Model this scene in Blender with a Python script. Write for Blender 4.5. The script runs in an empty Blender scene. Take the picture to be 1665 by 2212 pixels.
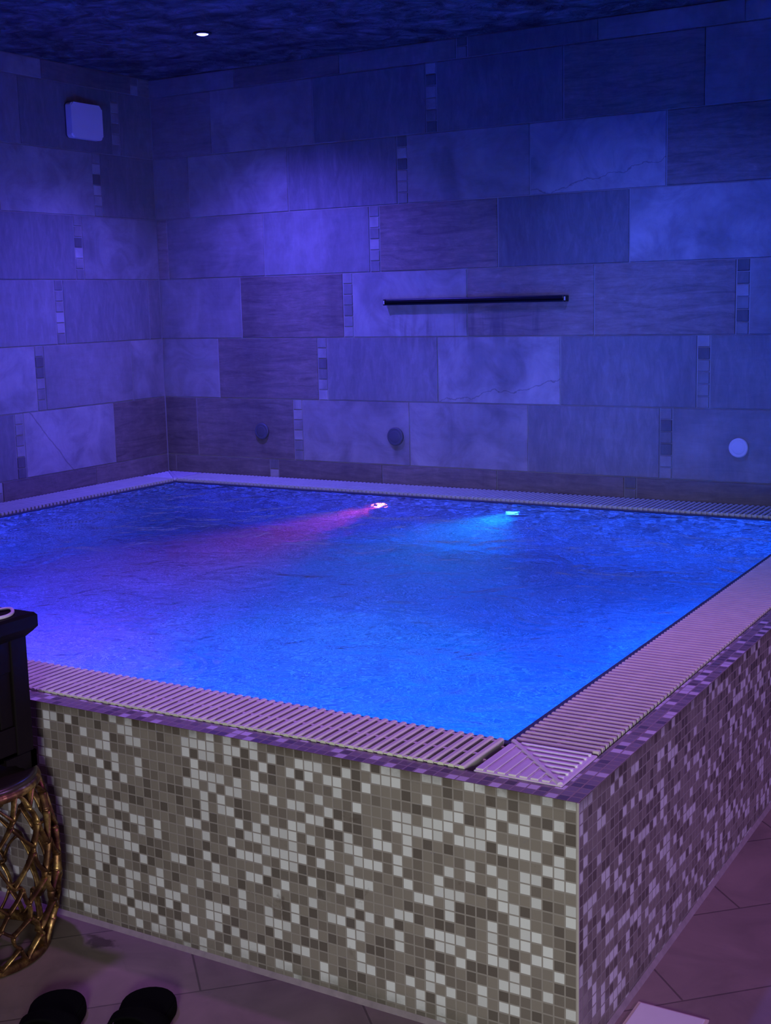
import bpy, bmesh, math, random
from mathutils import Vector, Matrix
random.seed(7)
PI = math.pi
P = 0.022                                  # mosaic pitch
L, W, H = 165.122*P, 147.593*P, 22.692*P   # pool length, width, rim height
RH, ZB = 13.702*P, 4.304*P + 22.692*P      # wall tile row height, bottom of lowest full row
ZC = 90.557*P + H                          # ceiling
G1, G2 = 2.363*P, 10.597*P                 # kerb width, inner edge of grating
TW, SW = 27.5*P, 2.45*P                    # wall tile, mosaic strip
WZ = H - 0.010                             # water level
LIP = 0.022
BX0, BX1, BY0, BY1 = -L+G2+LIP, -G2-LIP, G2+LIP, W-G2-LIP   # basin inside
BZ = -0.55
scn = bpy.context.scene
COL = scn.collection

# ------------------------------------------------------------------ helpers
def tag(o, label=None, cat=None, group=None, kind=None):
    if label: o['label'] = label
    if cat: o['category'] = cat
    if group: o['group'] = group
    if kind: o['kind'] = kind
    return o
def thing(name, loc, label, cat, group=None, rotz=0):
    o = bpy.data.objects.new(name, None); COL.objects.link(o)
    o.location = loc; o.rotation_euler = (0, 0, rotz); o.empty_display_size = .05
    return tag(o, label, cat, group)
def obj(name, bm, mats, parent=None, smooth=False, local=False):
    me = bpy.data.meshes.new(name)
    if parent is not None and not local:
        loc = Vector((0, 0, 0)); q = parent
        while q is not None:
            loc += q.location; q = q.parent
        bmesh.ops.translate(bm, verts=bm.verts, vec=-loc)
    bm.normal_update(); bm.to_mesh(me); bm.free()
    if not isinstance(mats, (list, tuple)): mats = [mats]
    for m in mats: me.materials.append(m)
    if smooth:
        for f in me.polygons: f.use_smooth = True
    o = bpy.data.objects.new(name, me); COL.objects.link(o)
    if parent is not None: o.parent = parent
    return o
def box(bm, x0, x1, y0, y1, z0, z1, bev=0, mat=0, seg=2):
    M = Matrix.Translation(((x0+x1)/2, (y0+y1)/2, (z0+z1)/2)) @ Matrix.Diagonal((x1-x0, y1-y0, z1-z0, 1))
    r = bmesh.ops.create_cube(bm, size=1, matrix=M)
    vs = r['verts']; fs = list({f for v in vs for f in v.link_faces})
    if bev:
        es = list({e for v in vs for e in v.link_edges})
        r2 = bmesh.ops.bevel(bm, geom=es, offset=bev, segments=seg, affect='EDGES', profile=.5)
        fs = [f for f in r2['faces']] + [f for f in fs if f.is_valid]
    for f in fs:
        if f.is_valid: f.material_index = mat
def cyl(bm, c0, c1, r0, r1=None, n=24, mat=0, caps=True):
    c0, c1 = Vector(c0), Vector(c1); r1 = r0 if r1 is None else r1
    d = c1-c0; q = d.to_track_quat('Z', 'Y').to_matrix().to_4x4()
    r = bmesh.ops.create_cone(bm, cap_ends=caps, segments=n, radius1=r0, radius2=r1, depth=d.length,
                              matrix=Matrix.Translation((c0+c1)/2) @ q)
    for v in r['verts']:
        for f in v.link_faces: f.material_index = mat
def lathe(bm, prof, c, axis='Z', n=40, mat=0):
    """prof: (radius, height) pairs, revolved about an axis through c"""
    rings = []
    for r, h in prof:
        ring = []
        for i in range(n):
            a = 2*PI*i/n; u, v = r*math.cos(a), r*math.sin(a)
            p = {'Z': (u, v, h), 'Y': (u, h, v), 'X': (h, u, v)}[axis]
            ring.append(bm.verts.new(Vector(c)+Vector(p)))
        rings.append(ring)
    for a, b in zip(rings, rings[1:]):
        for i in range(n):
            f = bm.faces.new((a[i], a[(i+1) % n], b[(i+1) % n], b[i])); f.material_index = mat
    for ring in (rings[0], rings[-1]):
        try: bm.faces.new(ring).material_index = mat
        except ValueError: pass
    bmesh.ops.recalc_face_normals(bm, faces=bm.faces)
def tube(bm, pts, r, n=8, mat=0, closed=False, flat=None):
    """sweep along pts; flat=(up function, ru, rv) gives an elliptical section"""
    pts = [Vector(p) for p in pts]; rings = []; N = len(pts)
    for i, p in enumerate(pts):
        a = pts[(i-1) % N] if (closed or i > 0) else p
        b = pts[(i+1) % N] if (closed or i < N-1) else p
        t = (b-a).normalized()
        if flat: up = flat[0](p)
        else: up = Vector((0, 0, 1)) if abs(t.z) < .9 else Vector((1, 0, 0))
        s = t.cross(up).normalized(); u = s.cross(t).normalized()
        rr = r[i] if isinstance(r, (list, tuple)) else r
        ru, rv = (flat[1]*rr, flat[2]*rr) if flat else (rr, rr)
        rings.append([bm.verts.new(p+u*(ru*math.cos(2*PI*k/n))+s*(rv*math.sin(2*PI*k/n))) for k in range(n)])
    for i in range(N if closed else N-1):
        A, B = rings[i], rings[(i+1) % N]
        for k in range(n):
            f = bm.faces.new((A[k], A[(k+1) % n], B[(k+1) % n], B[k])); f.material_index = mat
    if not closed:
        bm.faces.new(rings[0][::-1]).material_index = mat; bm.faces.new(rings[-1]).material_index = mat
def quad(bm, vs, uvl=None, uvs=None, mat=0):
    f = bm.faces.new([bm.verts.new(v) for v in vs]); f.material_index = mat
    if uvl is not None:
        for l, c in zip(f.loops, uvs): l[uvl].uv = c
    return f

# ------------------------------------------------------------------ materials
class NT:
    def __init__(s, name):
        s.m = bpy.data.materials.new(name); s.m.use_nodes = True
        s.t = s.m.node_tree; s.b = s.t.nodes['Principled BSDF']; s.out = s.t.nodes['Material Output']
    def n(s, typ, **kw):
        nd = s.t.nodes.new('ShaderNode'+typ)
        for k, v in kw.items():
            if k.startswith('_'): nd.inputs[k[1:].replace('_', ' ')].default_value = v
            else: setattr(nd, k, v)
        return nd
    def l(s, a, b): s.t.links.new(a, b)
    def math(s, op, a, b=None, c=None, clamp=False):
        nd = s.n('Math', operation=op); nd.use_clamp = clamp
        for i, v in enumerate((a, b, c)):
            if v is None: continue
            if isinstance(v, (int, float)): nd.inputs[i].default_value = v
            else: s.l(v, nd.inputs[i])
        return nd.outputs[0]
    def ramp(s, fac, stops, interp='LINEAR'):
        nd = s.n('ValToRGB'); cr = nd.color_ramp; cr.interpolation = interp
        while len(cr.elements) > 1: cr.elements.remove(cr.elements[-1])
        for i, (p, c) in enumerate(stops):
            e = cr.elements[0] if i == 0 else cr.elements.new(p)
            e.position = p; e.color = (c, c, c, 1) if isinstance(c, (int, float)) else (*c, 1)
        s.l(fac, nd.inputs[0]); return nd.outputs[0]
    def mix(s, fac, a, b, blend='MIX'):
        nd = s.n('Mix', data_type='RGBA', blend_type=blend)
        for i, v in ((0, fac), (6, a), (7, b)):
            if isinstance(v, (int, float)): nd.inputs[i].default_value = v
            elif isinstance(v, tuple): nd.inputs[i].default_value = (*v, 1)
            else: s.l(v, nd.inputs[i])
        return nd.outputs[2]
    def noise(s, vec=None, scale=5, detail=4, rough=.55, dist=0):
        nd = s.n('TexNoise'); nd.inputs['Scale'].default_value = scale; nd.inputs['Detail'].default_value = detail
        nd.inputs['Roughness'].default_value = rough; nd.inputs['Distortion'].default_value = dist
        if vec is not None: s.l(vec, nd.inputs['Vector'])
        return nd
    def bump(s, h, strength=.3, dist=.01):
        nd = s.n('Bump'); nd.inputs['Strength'].default_value = strength; nd.inputs['Distance'].default_value = dist
        s.l(h, nd.inputs['Height']); return nd.outputs[0]
    def mapping(s, src, scale=(1, 1, 1), rot=(0, 0, 0), loc=(0, 0, 0)):
        nd = s.n('Mapping'); nd.inputs['Scale'].default_value = scale
        nd.inputs['Rotation'].default_value = rot; nd.inputs['Location'].default_value = loc
        s.l(src, nd.inputs['Vector']); return nd.outputs[0]
def plain(name, col, rough=.5, metal=0, nscale=30, var=.12, bump=0, spec=None):
    t = NT(name); co = t.n('TexCoord').outputs['Object']; nz = t.noise(co, nscale).outputs['Fac']
    a = tuple(c*(1-var) for c in col); b = tuple(min(1, c*(1+var)) for c in col)
    t.l(t.mix(nz, a, b), t.b.inputs['Base Color'])
    t.b.inputs['Roughness'].default_value = rough; t.b.inputs['Metallic'].default_value = metal
    if spec is not None: t.b.inputs['Specular IOR Level'].default_value = spec
    if bump: t.l(t.bump(nz, bump, .002), t.b.inputs['Normal'])
    return t.m
def emit(name, col, st):
    t = NT(name); t.b.inputs['Base Color'].default_value = (*col, 1)
    t.b.inputs['Emission Color'].default_value = (*col, 1); t.b.inputs['Emission Strength'].default_value = st
    return t.m

def mosaic_mat(name, stops, grout, rough=.28, stains=True):
    """glass mosaic: UVs count tiles; every tile takes one of a few glaze colours"""
    t = NT(name); uv = t.n('UVMap').outputs['UV']
    fl = t.n('VectorMath', operation='FLOOR'); t.l(uv, fl.inputs[0])
    fr = t.n('VectorMath', operation='FRACTION'); t.l(uv, fr.inputs[0])
    wn = t.n('TexWhiteNoise', noise_dimensions='2D'); t.l(fl.outputs[0], wn.inputs['Vector'])
    # tiles whose glaze is laid out one by one carry it in the 'glaze' attribute (0 = any)
    ga = t.n('Attribute', attribute_name='glaze'); gs = t.n('SeparateColor'); t.l(ga.outputs['Color'], gs.inputs[0])
    laid = t.math('GREATER_THAN', gs.outputs[0], .002)
    pick = t.math('ADD', t.math('MULTIPLY', gs.outputs[0], laid), t.math('MULTIPLY', wn.outputs['Value'], t.math('SUBTRACT', 1., laid)))
    col = t.ramp(pick, stops, 'CONSTANT')
    sep = t.n('SeparateXYZ'); t.l(fr.outputs[0], sep.inputs[0])
    du = t.math('SUBTRACT', .5, t.math('ABSOLUTE', t.math('SUBTRACT', sep.outputs[0], .5)))
    dv = t.math('SUBTRACT', .5, t.math('ABSOLUTE', t.math('SUBTRACT', sep.outputs[1], .5)))
    edge = t.math('MINIMUM', du, dv)
    mr = t.n('MapRange'); mr.inputs[1].default_value = .045; mr.inputs[2].default_value = .085; t.l(edge, mr.inputs[0])
    tile = mr.outputs[0]
    co = t.n('TexCoord').outputs['Object']
    wn2 = t.n('TexWhiteNoise', noise_dimensions='2D')
    ad = t.n('VectorMath', operation='ADD'); ad.inputs[1].default_value = (37.3, 11.7, 0); t.l(fl.outputs[0], ad.inputs[0]); t.l(ad.outputs[0], wn2.inputs['Vector'])
    col = t.mix(t.math('MULTIPLY', wn2.outputs['Value'], .25), col, (0.16, .14, .12))
    c = t.mix(tile, grout, col)
    if stains:
        st = t.noise(co, 14, 5, .7, .6).outputs['Fac']
        c = t.mix(t.ramp(st, [(.66, 0.), (.74, .55)]), c, (.07, .05, .035))
        lm = t.noise(t.mapping(co, (1, 1, .45)), 9, 5, .65, .3).outputs['Fac']
        c = t.mix(t.ramp(lm, [(.67, 0.), (.8, .5)]), c, (.34, .32, .29))
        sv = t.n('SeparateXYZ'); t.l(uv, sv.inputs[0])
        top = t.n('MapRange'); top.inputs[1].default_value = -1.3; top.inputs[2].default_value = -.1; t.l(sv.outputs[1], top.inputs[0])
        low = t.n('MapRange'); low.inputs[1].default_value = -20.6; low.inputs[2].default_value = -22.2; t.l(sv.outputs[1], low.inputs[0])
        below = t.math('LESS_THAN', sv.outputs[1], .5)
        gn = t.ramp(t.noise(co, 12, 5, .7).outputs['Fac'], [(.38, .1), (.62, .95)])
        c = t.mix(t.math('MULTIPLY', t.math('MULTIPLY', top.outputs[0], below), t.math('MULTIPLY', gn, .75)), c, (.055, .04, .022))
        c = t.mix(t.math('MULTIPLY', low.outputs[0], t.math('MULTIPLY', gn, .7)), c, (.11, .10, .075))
    t.l(c, t.b.inputs['Base Color'])
    rr = t.n('MapRange'); rr.inputs[3].default_value = .8; rr.inputs[4].default_value = rough; t.l(tile, rr.inputs[0])
    t.l(rr.outputs[0], t.b.inputs['Roughness'])
    t.l(t.bump(t.math('ADD', tile, t.math('MULTIPLY', wn2.outputs['Value'], .4)), .35, .0015), t.b.inputs['Normal'])
    return t.m

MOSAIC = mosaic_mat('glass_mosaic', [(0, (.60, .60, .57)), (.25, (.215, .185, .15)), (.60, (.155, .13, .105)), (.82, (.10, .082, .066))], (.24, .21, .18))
MOSAIC_POOL = mosaic_mat('pool_mosaic', [(0, (.85, .85, .82)), (.30, (.40, .38, .35)), (.62, (.24, .22, .20)), (.85, (.12, .11, .10))], (.34, .32, .30), stains=False)

def stone_wall():
    t = NT('slate_look_wall_tile')
    at = t.n('Attribute', attribute_name='tile'); sep = t.n('SeparateColor'); t.l(at.outputs['Color'], sep.inputs[0])
    tone, brown, seed, vein = sep.outputs[0], sep.outputs[1], sep.outputs[2], at.outputs['Alpha']
    uv = t.n('UVMap').outputs['UV']
    cb = t.n('CombineXYZ'); t.l(t.math('MULTIPLY', seed, 57.), cb.inputs[0]); t.l(t.math('MULTIPLY', seed, 23.), cb.inputs[1])
    ad = t.n('VectorMath', operation='ADD'); t.l(uv, ad.inputs[0]); t.l(cb.outputs[0], ad.inputs[1])
    vec = ad.outputs[0]                                           # metres on the tile + seed
    cloud = t.noise(vec, 5.5, 6, .62, 1.2).outputs['Fac']
    big = t.noise(vec, 2.6, 3, .6, .8).outputs['Fac']
    strata = t.noise(t.mapping(vec, (1.5, 12, 1)), 2.4, 7, .7, 1.3).outputs['Fac']
    chips = t.noise(t.mapping(vec, (5, 10, 1)), 3.2, 5, .72, .5).outputs['Fac']
    brush = t.noise(t.mapping(vec, (17, 4.5, 1), (0, 0, .5)), 2.0, 8, .72, .6).outputs['Fac']
    f1 = t.mix(1., t.ramp(strata, [(.34, .62), (.46, .92), (.54, 1.05), (.66, 1.25)]), t.ramp(chips, [(.40, .84), (.55, 1.), (.66, 1.15), (.72, 1.5)]), 'MULTIPLY')
    f2 = t.ramp(brush, [(.3, .72), (.5, .98), (.7, 1.35)])
    f0 = t.mix(1., t.ramp(cloud, [(.34, .72), (.5, 1.), (.66, 1.22)]), t.ramp(big, [(.36, .74), (.46, .98), (.62, 1.12)]), 'MULTIPLY')
    dark = t.ramp(tone, [(.72, 1.), (.85, 0.)])
    pat = t.mix(brown, t.mix(t.math('ADD', .12, t.math('MULTIPLY', dark, .7)), f0, f2), f1)
    base = t.mix(brown, (.31, .295, .28), (.31, .235, .19))
    sc = t.n('Mix', data_type='RGBA', blend_type='MULTIPLY'); sc.inputs[0].default_value = 1
    t.l(base, sc.inputs[6]); t.l(pat, sc.inputs[7])
    sc2 = t.n('VectorMath', operation='SCALE'); t.l(sc.outputs[2], sc2.inputs[0]); t.l(tone, sc2.inputs['Scale'])
    c = sc2.outputs[0]
    # a printed crack across some tiles
    su = t.n('SeparateXYZ'); t.l(uv, su.inputs[0]); u, v = su.outputs[0], su.outputs[1]
    wob = t.math('MULTIPLY', t.math('SUBTRACT', t.noise(vec, 9, 4).outputs['Fac'], .5), .10)
    ln = t.math('ADD', t.math('MULTIPLY', t.math('POWER', t.math('DIVIDE', t.math('MAXIMUM', u, 0.001), .6), 1.7), .105), .015)
    d = t.math('ABSOLUTE', t.math('SUBTRACT', t.math('ADD', v, wob), ln))
    k1 = t.math('MULTIPLY', t.math('SUBTRACT', 1., t.math('DIVIDE', d, .0035, clamp=True), clamp=True), t.math('GREATER_THAN', vein, .4))
    k1 = t.math('MULTIPLY', k1, t.math('LESS_THAN', vein, .75))
    ln2 = t.math('SUBTRACT', .30, t.math('MULTIPLY', u, 1.16))
    d2 = t.math('ABSOLUTE', t.math('SUBTRACT', t.math('ADD', v, t.math('MULTIPLY', wob, .4)), t.math('ADD', ln2, .05)))
    k2 = t.math('MULTIPLY', t.math('SUBTRACT', 1., t.math('DIVIDE', d2, .007, clamp=True), clamp=True), t.math('GREATER_THAN', vein, .75))
    # old water marks on the wall as a whole
    ob = t.n('TexCoord').outputs['Object']
    wm = t.noise(t.mapping(ob, (1, 1, .45)), 1.7, 5, .6, .6).outputs['Fac']
    c = t.mix(1., c, t.ramp(wm, [(.34, .74), (.5, 1.), (.66, 1.14)]), 'MULTIPLY')
    # limescale and damp runs below the spout and below two of the round covers
    so = t.n('SeparateXYZ'); t.l(ob, so.inputs[0]); X, Y, Z = so.outputs
    def band(v, lo, hi, soft):
        a = t.n('MapRange'); a.inputs[1].default_value = lo; a.inputs[2].default_value = lo+soft; t.l(v, a.inputs[0])
        b = t.n('MapRange'); b.inputs[1].default_value = hi; b.inputs[2].default_value = hi-soft; t.l(v, b.inputs[0])
        return t.math('MULTIPLY', a.outputs[0], b.outputs[0])
    back = t.math('GREATER_THAN', Y, W-.02)
    run = t.noise(t.mapping(ob, (1, 1, .09)), 17, 4, .6).outputs['Fac']
    m1 = t.math('MULTIPLY', t.math('MULTIPLY', band(X, -2.28, -1.34, .05), band(Z, 1.11, 1.36, .10)), t.ramp(run, [(.46, 0.), (.60, .55)]))
    m2 = t.math('MULTIPLY', t.math('ADD', band(X, -2.262, -2.212, .02), band(X, -3.035, -2.99, .02)), band(Z, .60, .73, .05))
    c = t.mix(t.math('MULTIPLY', back, t.math('ADD', m1, t.math('MULTIPLY', m2, .45), clamp=True)), c, (.07, .055, .05))
    c = t.mix(t.math('MULTIPLY', t.math('ADD', k1, k2, clamp=True), .6), c, (.05, .045, .04))
    fine = t.noise(vec, 60, 4).outputs['Fac']
    t.l(c, t.b.inputs['Base Color']); t.b.inputs['Roughness'].default_value = .55
    hh = t.math('ADD', t.math('MULTIPLY', strata, brown), t.math('ADD', t.math('MULTIPLY', brush, .6), t.math('MULTIPLY', fine, .15)))
    t.l(t.bump(hh, .35, .006), t.b.inputs['Normal'])
    return t.m
STONE = stone_wall()
GROUT = plain('wall_grout', (.30, .28, .265), .9, nscale=2.2, var=.75)

def floor_mat():
    t = NT('brown_floor_tile'); co = t.n('TexCoord').outputs['Object']
    s = t.n('SeparateXYZ'); t.l(co, s.inputs[0]); x, y = s.outputs[0], s.outputs[1]
    a = t.math('MULTIPLY', t.math('ADD', x, y), .70711); b = t.math('MULTIPLY', t.math('SUBTRACT', x, y), .70711)
    cb = t.n('CombineXYZ'); t.l(t.math('ADD', a, .02+.604*50), cb.inputs[0]); t.l(t.math('ADD', b, .4596+.313*100), cb.inputs[1])
    br = t.n('TexBrick'); br.offset = .5; br.offset_frequency = 2
    br.inputs['Scale'].default_value = 1; br.inputs['Brick Width'].default_value = .604; br.inputs['Row Height'].default_value = .313
    br.inputs['Mortar Size'].default_value = .0024; br.inputs['Mortar Smooth'].default_value = .3; br.inputs['Bias'].default_value = 0
    br.inputs['Color1'].default_value = (.145, .108, .098, 1); br.inputs['Color2'].default_value = (.18, .135, .12, 1); br.inputs['Mortar'].default_value = (.075, .055, .05, 1)
    t.l(cb.outputs[0], br.inputs['Vector'])
    n1 = t.noise(co, 5, 6, .6, .8).outputs['Fac']
    c = t.mix(1., br.outputs['Color'], t.ramp(n1, [(.3, (.72, .70, .68)), (.7, (1.2, 1.15, 1.12))]), 'MULTIPLY')
    n2 = t.noise(co, 11, 5, .7, 1.2).outputs['Fac']
    c = t.mix(t.ramp(n2, [(.6, 0.), (.72, .4)]), c, (.12, .085, .065))
    # one dark spill beside the pool wall
    vd = t.n('VectorMath', operation='DISTANCE'); t.l(t.mapping(co, (1, 1.5, 1)), vd.inputs[0]); vd.inputs[1].default_value = (-1.085, -.062*1.5, 0)
    dd = t.math('ADD', vd.outputs['Value'], t.math('MULTIPLY', t.math('SUBTRACT', t.noise(co, 28, 3).outputs['Fac'], .5), .10))
    mr = t.n('MapRange'); mr.inputs[1].default_value = .026; mr.inputs[2].default_value = .040; mr.inputs[3].default_value = .85; mr.inputs[4].default_value = 0
    t.l(dd, mr.inputs[0]); c = t.mix(mr.outputs[0], c, (.035, .02, .015))
    t.l(c, t.b.inputs['Base Color']); t.b.inputs['Roughness'].default_value = .5
    h = t.math('ADD', t.math('MULTIPLY', br.outputs['Fac'], -1.), t.math('MULTIPLY', n1, .5))
    t.l(t.bump(h, .3, .003), t.b.inputs['Normal'])
    return t.m
FLOOR = floor_mat()
def ceiling_mat():
    t = NT('rough_dark_plaster'); co = t.n('TexCoord').outputs['Object']
    n1 = t.noise(co, 9, 6, .62, .9).outputs['Fac']
    n2 = t.noise(co, 3.5, 4, .6, .4).outputs['Fac']
    n3 = t.noise(t.mapping(co, (1, 1.5, 1), (0, 0, .5)), 3.2, 6, .68, 1.2).outputs['Fac']
    t.l(t.mix(1., t.ramp(n1, [(.36, .05), (.5, .12), (.64, .2)]), t.ramp(n3, [(.36, .45), (.5, .95), (.64, 1.5)]), 'MULTIPLY'), t.b.inputs['Base Color']); t.b.inputs['Roughness'].default_value = .8
    t.l(t.bump(t.math('ADD', n1, t.math('MULTIPLY', n2, .8)), 1., .12), t.b.inputs['Normal'])
    return t.m
CEIL = ceiling_mat()

def water_mat():
    """clear rippling water: refraction below, mirror by angle"""
    t = NT('pool_water'); t.t.nodes.remove(t.b); co = t.n('TexCoord').outputs['Object']
    w1 = t.noise(t.mapping(co, (1, 1, 1), (0, 0, .4)), 4.2, 3, .5, .8).outputs['Fac']
    w2 = t.noise(t.mapping(co, (1, 1.3, 1), (0, 0, -.7)), 13, 2, .5, .6).outputs['Fac']
    nrm = t.bump(t.math('ADD', w1, t.math('MULTIPLY', w2, .20)), .50, .05)
    rf = t.n('BsdfRefraction'); rf.inputs['IOR'].default_value = 1.33; rf.inputs['Roughness'].default_value = .0; rf.inputs['Color'].default_value = (.78, .97, 1, 1); t.l(nrm, rf.inputs['Normal'])
    gl = t.n('BsdfGlossy'); gl.inputs['Roughness'].default_value = .03; gl.inputs['Color'].default_value = (.8, .9, 1, 1); t.l(nrm, gl.inputs['Normal'])
    fr = t.n('Fresnel'); fr.inputs['IOR'].default_value = 1.33; t.l(nrm, fr.inputs['Normal'])
    m2 = t.n('MixShader'); t.l(fr.outputs[0], m2.inputs[0]); t.l(rf.outputs[0], m2.inputs[1]); t.l(gl.outputs[0], m2.inputs[2])
    t.l(m2.outputs[0], t.out.inputs['Surface'])
    vs_ = t.n('VolumeScatter'); vs_.inputs['Density'].default_value = .16; vs_.inputs['Anisotropy'].default_value = .2; vs_.inputs['Color'].default_value = (.9, .95, 1, 1)
    t.l(vs_.outputs[0], t.out.inputs['Volume'])
    return t.m
WATER = water_mat()
CREAM = plain('cream_grating_plastic', (.60, .60, .46), .45, nscale=18, var=.18, bump=.1)
CREAM2 = plain('pale_corner_plastic', (.62, .57, .58), .45, nscale=25, var=.1, bump=.1)
DARK = plain('dark_channel', (.035, .035, .04), .6)
LIPM = plain('dark_rim_tile', (.05, .05, .065), .35)
BLACK = plain('black_rubber', (.002, .002, .002), .9, spec=.05)
BLACKF = plain('black_strap', (.002, .002, .002), .95, spec=.04, bump=.2, nscale=300)
WOOD = plain('black_lacquered_wood', (.004, .0022, .0024), .6, nscale=60, var=.4, bump=.06, spec=.12)
GREYM = plain('dark_metal_tube', (.02, .02, .025), .35, metal=.6)
ENDM = plain('pale_end_cap', (.5, .5, .52), .4)
WHITEP = plain('white_plastic', (.80, .80, .80), .4, var=.03)
GREYP = plain('grey_plastic_disc', (.085, .085, .10), .5, var=.1)
LIGHTP = plain('pale_plastic_disc', (.60, .60, .62), .45, var=.05)
ROPE = plain('white_rope', (.62, .58, .60), .9, nscale=220, var=.25, bump=.5)
BEIGE = plain('beige_frame', (.42, .34, .27), .6)
def gold_mat():
    t = NT('antique_gold'); co = t.n('TexCoord').outputs['Object']
    n = t.noise(co, 26, 5, .65).outputs['Fac']
    t.l(t.ramp(n, [(.40, (.085, .035, .022)), (.52, (.20, .10, .04)), (.66, (.62, .40, .14))]), t.b.inputs['Base Color'])
    t.b.inputs['Metallic'].default_value = .85; t.l(t.ramp(n, [(.3, .55), (.7, .32)]), t.b.inputs['Roughness'])
    t.l(t.bump(n, .2, .003), t.b.inputs['Normal'])
    return t.m
GOLD = gold_mat()
STOOLTOP = plain('dark_bronze_top', (.05, .03, .03), .3, metal=.5)
def glass_mat():
    t = NT('lantern_glass'); t.b.inputs['Base Color'].default_value = (1, 1, 1, 1); t.b.inputs['Roughness'].default_value = .0
    t.b.inputs['Transmission Weight'].default_value = 1; t.b.inputs['IOR'].default_value = 1.02
    return t.m
GLASS = glass_mat()

# ------------------------------------------------------------------ walls of stone tiles
XR, YF = 2.6, -3.6                 # how far the room is built to the right and towards the viewer
BACK = {0: [(-3.4, .8, .3, 0), (-2.84, .62, .7, 0), (-2.2, .75, .3, 0), (-1.46, .6, .2, 0), (-1.04, .85, .2, 0)],
        1: [(-3.41, .8, .55, 0), (-2.96, .95, .2, 0), (-2.33, .58, .05, 0), (-1.7, .62, .1, 0), (-1.07, .72, .85, 0), (-.64, .85, .3, 0)],
        2: [(-3.17, .98, .15, 0), (-2.49, .66, .05, 0), (-1.86, .95, .2, 0), (-1.23, 1.1, .0, .6), (-.73, .72, .9, 0)],
        3: [(-3.3, .85, .3, 0), (-2.66, .78, .1, 0), (-2.01, .74, .95, 0), (-1.4, .55, .0, 0), (-.82, 1.08, .0, 0)],
        4: [(-3.38, .82, .2, 0), (-2.81, .64, .9, 0), (-2.16, 1.05, .05, 0), (-1.55, .88, .8, 0), (-.95, .85, .85, 0)],
        5: [(-3.46, .85, .15, 0), (-2.96, .66, .85, 0), (-2.32, .72, .1, 0), (-1.7, 1.08, .05, .6), (-1.11, .66, .05, 0), (-.62, .72, .2, 0)],
        6: [(-3.51, .55, .9, 0), (-3.09, .66, .8, 0), (-2.46, .88, .15, 0), (-1.86, .98, .1, 0), (-1.25, .68, .1, 0), (-.7, .8, .25, 0)]}
LEFT = {0: [(2.54, .6, .6, 0)], 1: [(2.4, .66, .1, 0), (2.79, .6, .1, 0)], 2: [(2.49, .95, .1, 0)], 3: [(2.38, .62, .05, 0), (2.9, .85, .1, 0)],
        4: [(2.32, .75, .1, 0), (2.82, .64, .05, 0)], 5: [(2.23, 1.0, .1, 0), (2.72, .8, .2, 0)], 6: [(2.15, .6, .1, 0), (2.53, 1.0, .1, .9), (3.03, .6, .9, 0)]}
def tiled_wall(name, lo, hi, strip0, known, to3, nrm_sign):
    """strip0(row): where one mosaic strip begins along the wall; to3(s, z, d): a point d off the wall"""
    rnd = random.Random(len(name)*7)
    bm = bmesh.new(); uvl = bm.loops.layers.uv.new('UVMap'); cl = bm.verts.layers.float_color.new('tile')
    g = .0022; bv = .0018
    def tile(s0, s1, z0, z1, attr, real_s0=None):
        s0c, s1c = max(s0, lo), min(s1, hi)
        if s1c-s0c < .006 or z1-z0 < .006: return
        a, b, c, d = s0c+g, s1c-g, z0+g, z1-g
        if b-a < .004 or d-c < .004: return
        th = .0035+rnd.random()*.0012
        ring0 = [(a, c), (b, c), (b, d), (a, d)]
        ring1 = [(a+bv, c+bv), (b-bv, c+bv), (b-bv, d-bv), (a+bv, d-bv)]
        v0 = [bm.verts.new(to3(s, z, 0)) for s, z in ring0]; v1 = [bm.verts.new(to3(s, z, th)) for s, z in ring1]
        fs = [bm.faces.new(v1 if nrm_sign > 0 else v1[::-1])]
        for i in range(4):
            j = (i+1) % 4; q = (v0[i], v0[j], v1[j], v1[i])
            fs.append(bm.faces.new(q if nrm_sign > 0 else q[::-1]))
        for v in v0+v1: v[cl] = attr
        pos = dict(zip(v0+v1, ring0+ring1))
        for f in fs:
            f.material_index = 0
            for lp in f.loops:
                s, z = pos[lp.vert]; lp[uvl].uv = (s-s0, z-z0)
    # rows counted down from the ceiling: row 0 is the sliver cut by the ceiling, row 6 the lowest full one
    for rr in range(0, 9):
        z0 = max(ZB+(6-rr)*RH, 0); z1 = min(ZB+(7-rr)*RH, ZC)
        if z1 <= 0: continue
        s = strip0(rr); per = 3*TW+SW
        while s > lo: s -= per
        while s < hi:
            n = 6; hgt = RH/n
            zz = ZB+(6-rr)*RH
            for i in range(n):
                a, b = zz+i*hgt, zz+(i+1)*hgt
                a, b = max(a, z0), min(b, z1)
                tile(s, s+SW, a, b, (rnd.choice([.42, .6, .95, 1.2, .85, .75, .8]), .1, rnd.random(), 0))
            for i in range(3):
                a = s+SW+i*TW; b = a+TW
                at = (rnd.uniform(.62, 1.), rnd.choice([.05, .1, .2, .8]), rnd.random(), 0)
                for kx, tn, bw, vn in known.get(rr, []):
                    if a-.01 <= kx <= b+.01: at = (tn, bw, rnd.random(), vn)
                if rr >= 7: at = (rnd.uniform(.55, .72), .75, rnd.random(), 0)
                tile(a, b, z0, z1, at)
            s += per
    return bm
def strip_back(r): return (-36.2+7.05*(5-r))*P
def strip_left(r): return 2.497+.152*(4-r)
def structure(name, bm, mats, label=None):
    return tag(obj(name, bm, mats), label, None, None, 'structure')
def backed(bm, quads):
    for q in quads: quad(bm, q, mat=1)
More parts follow.
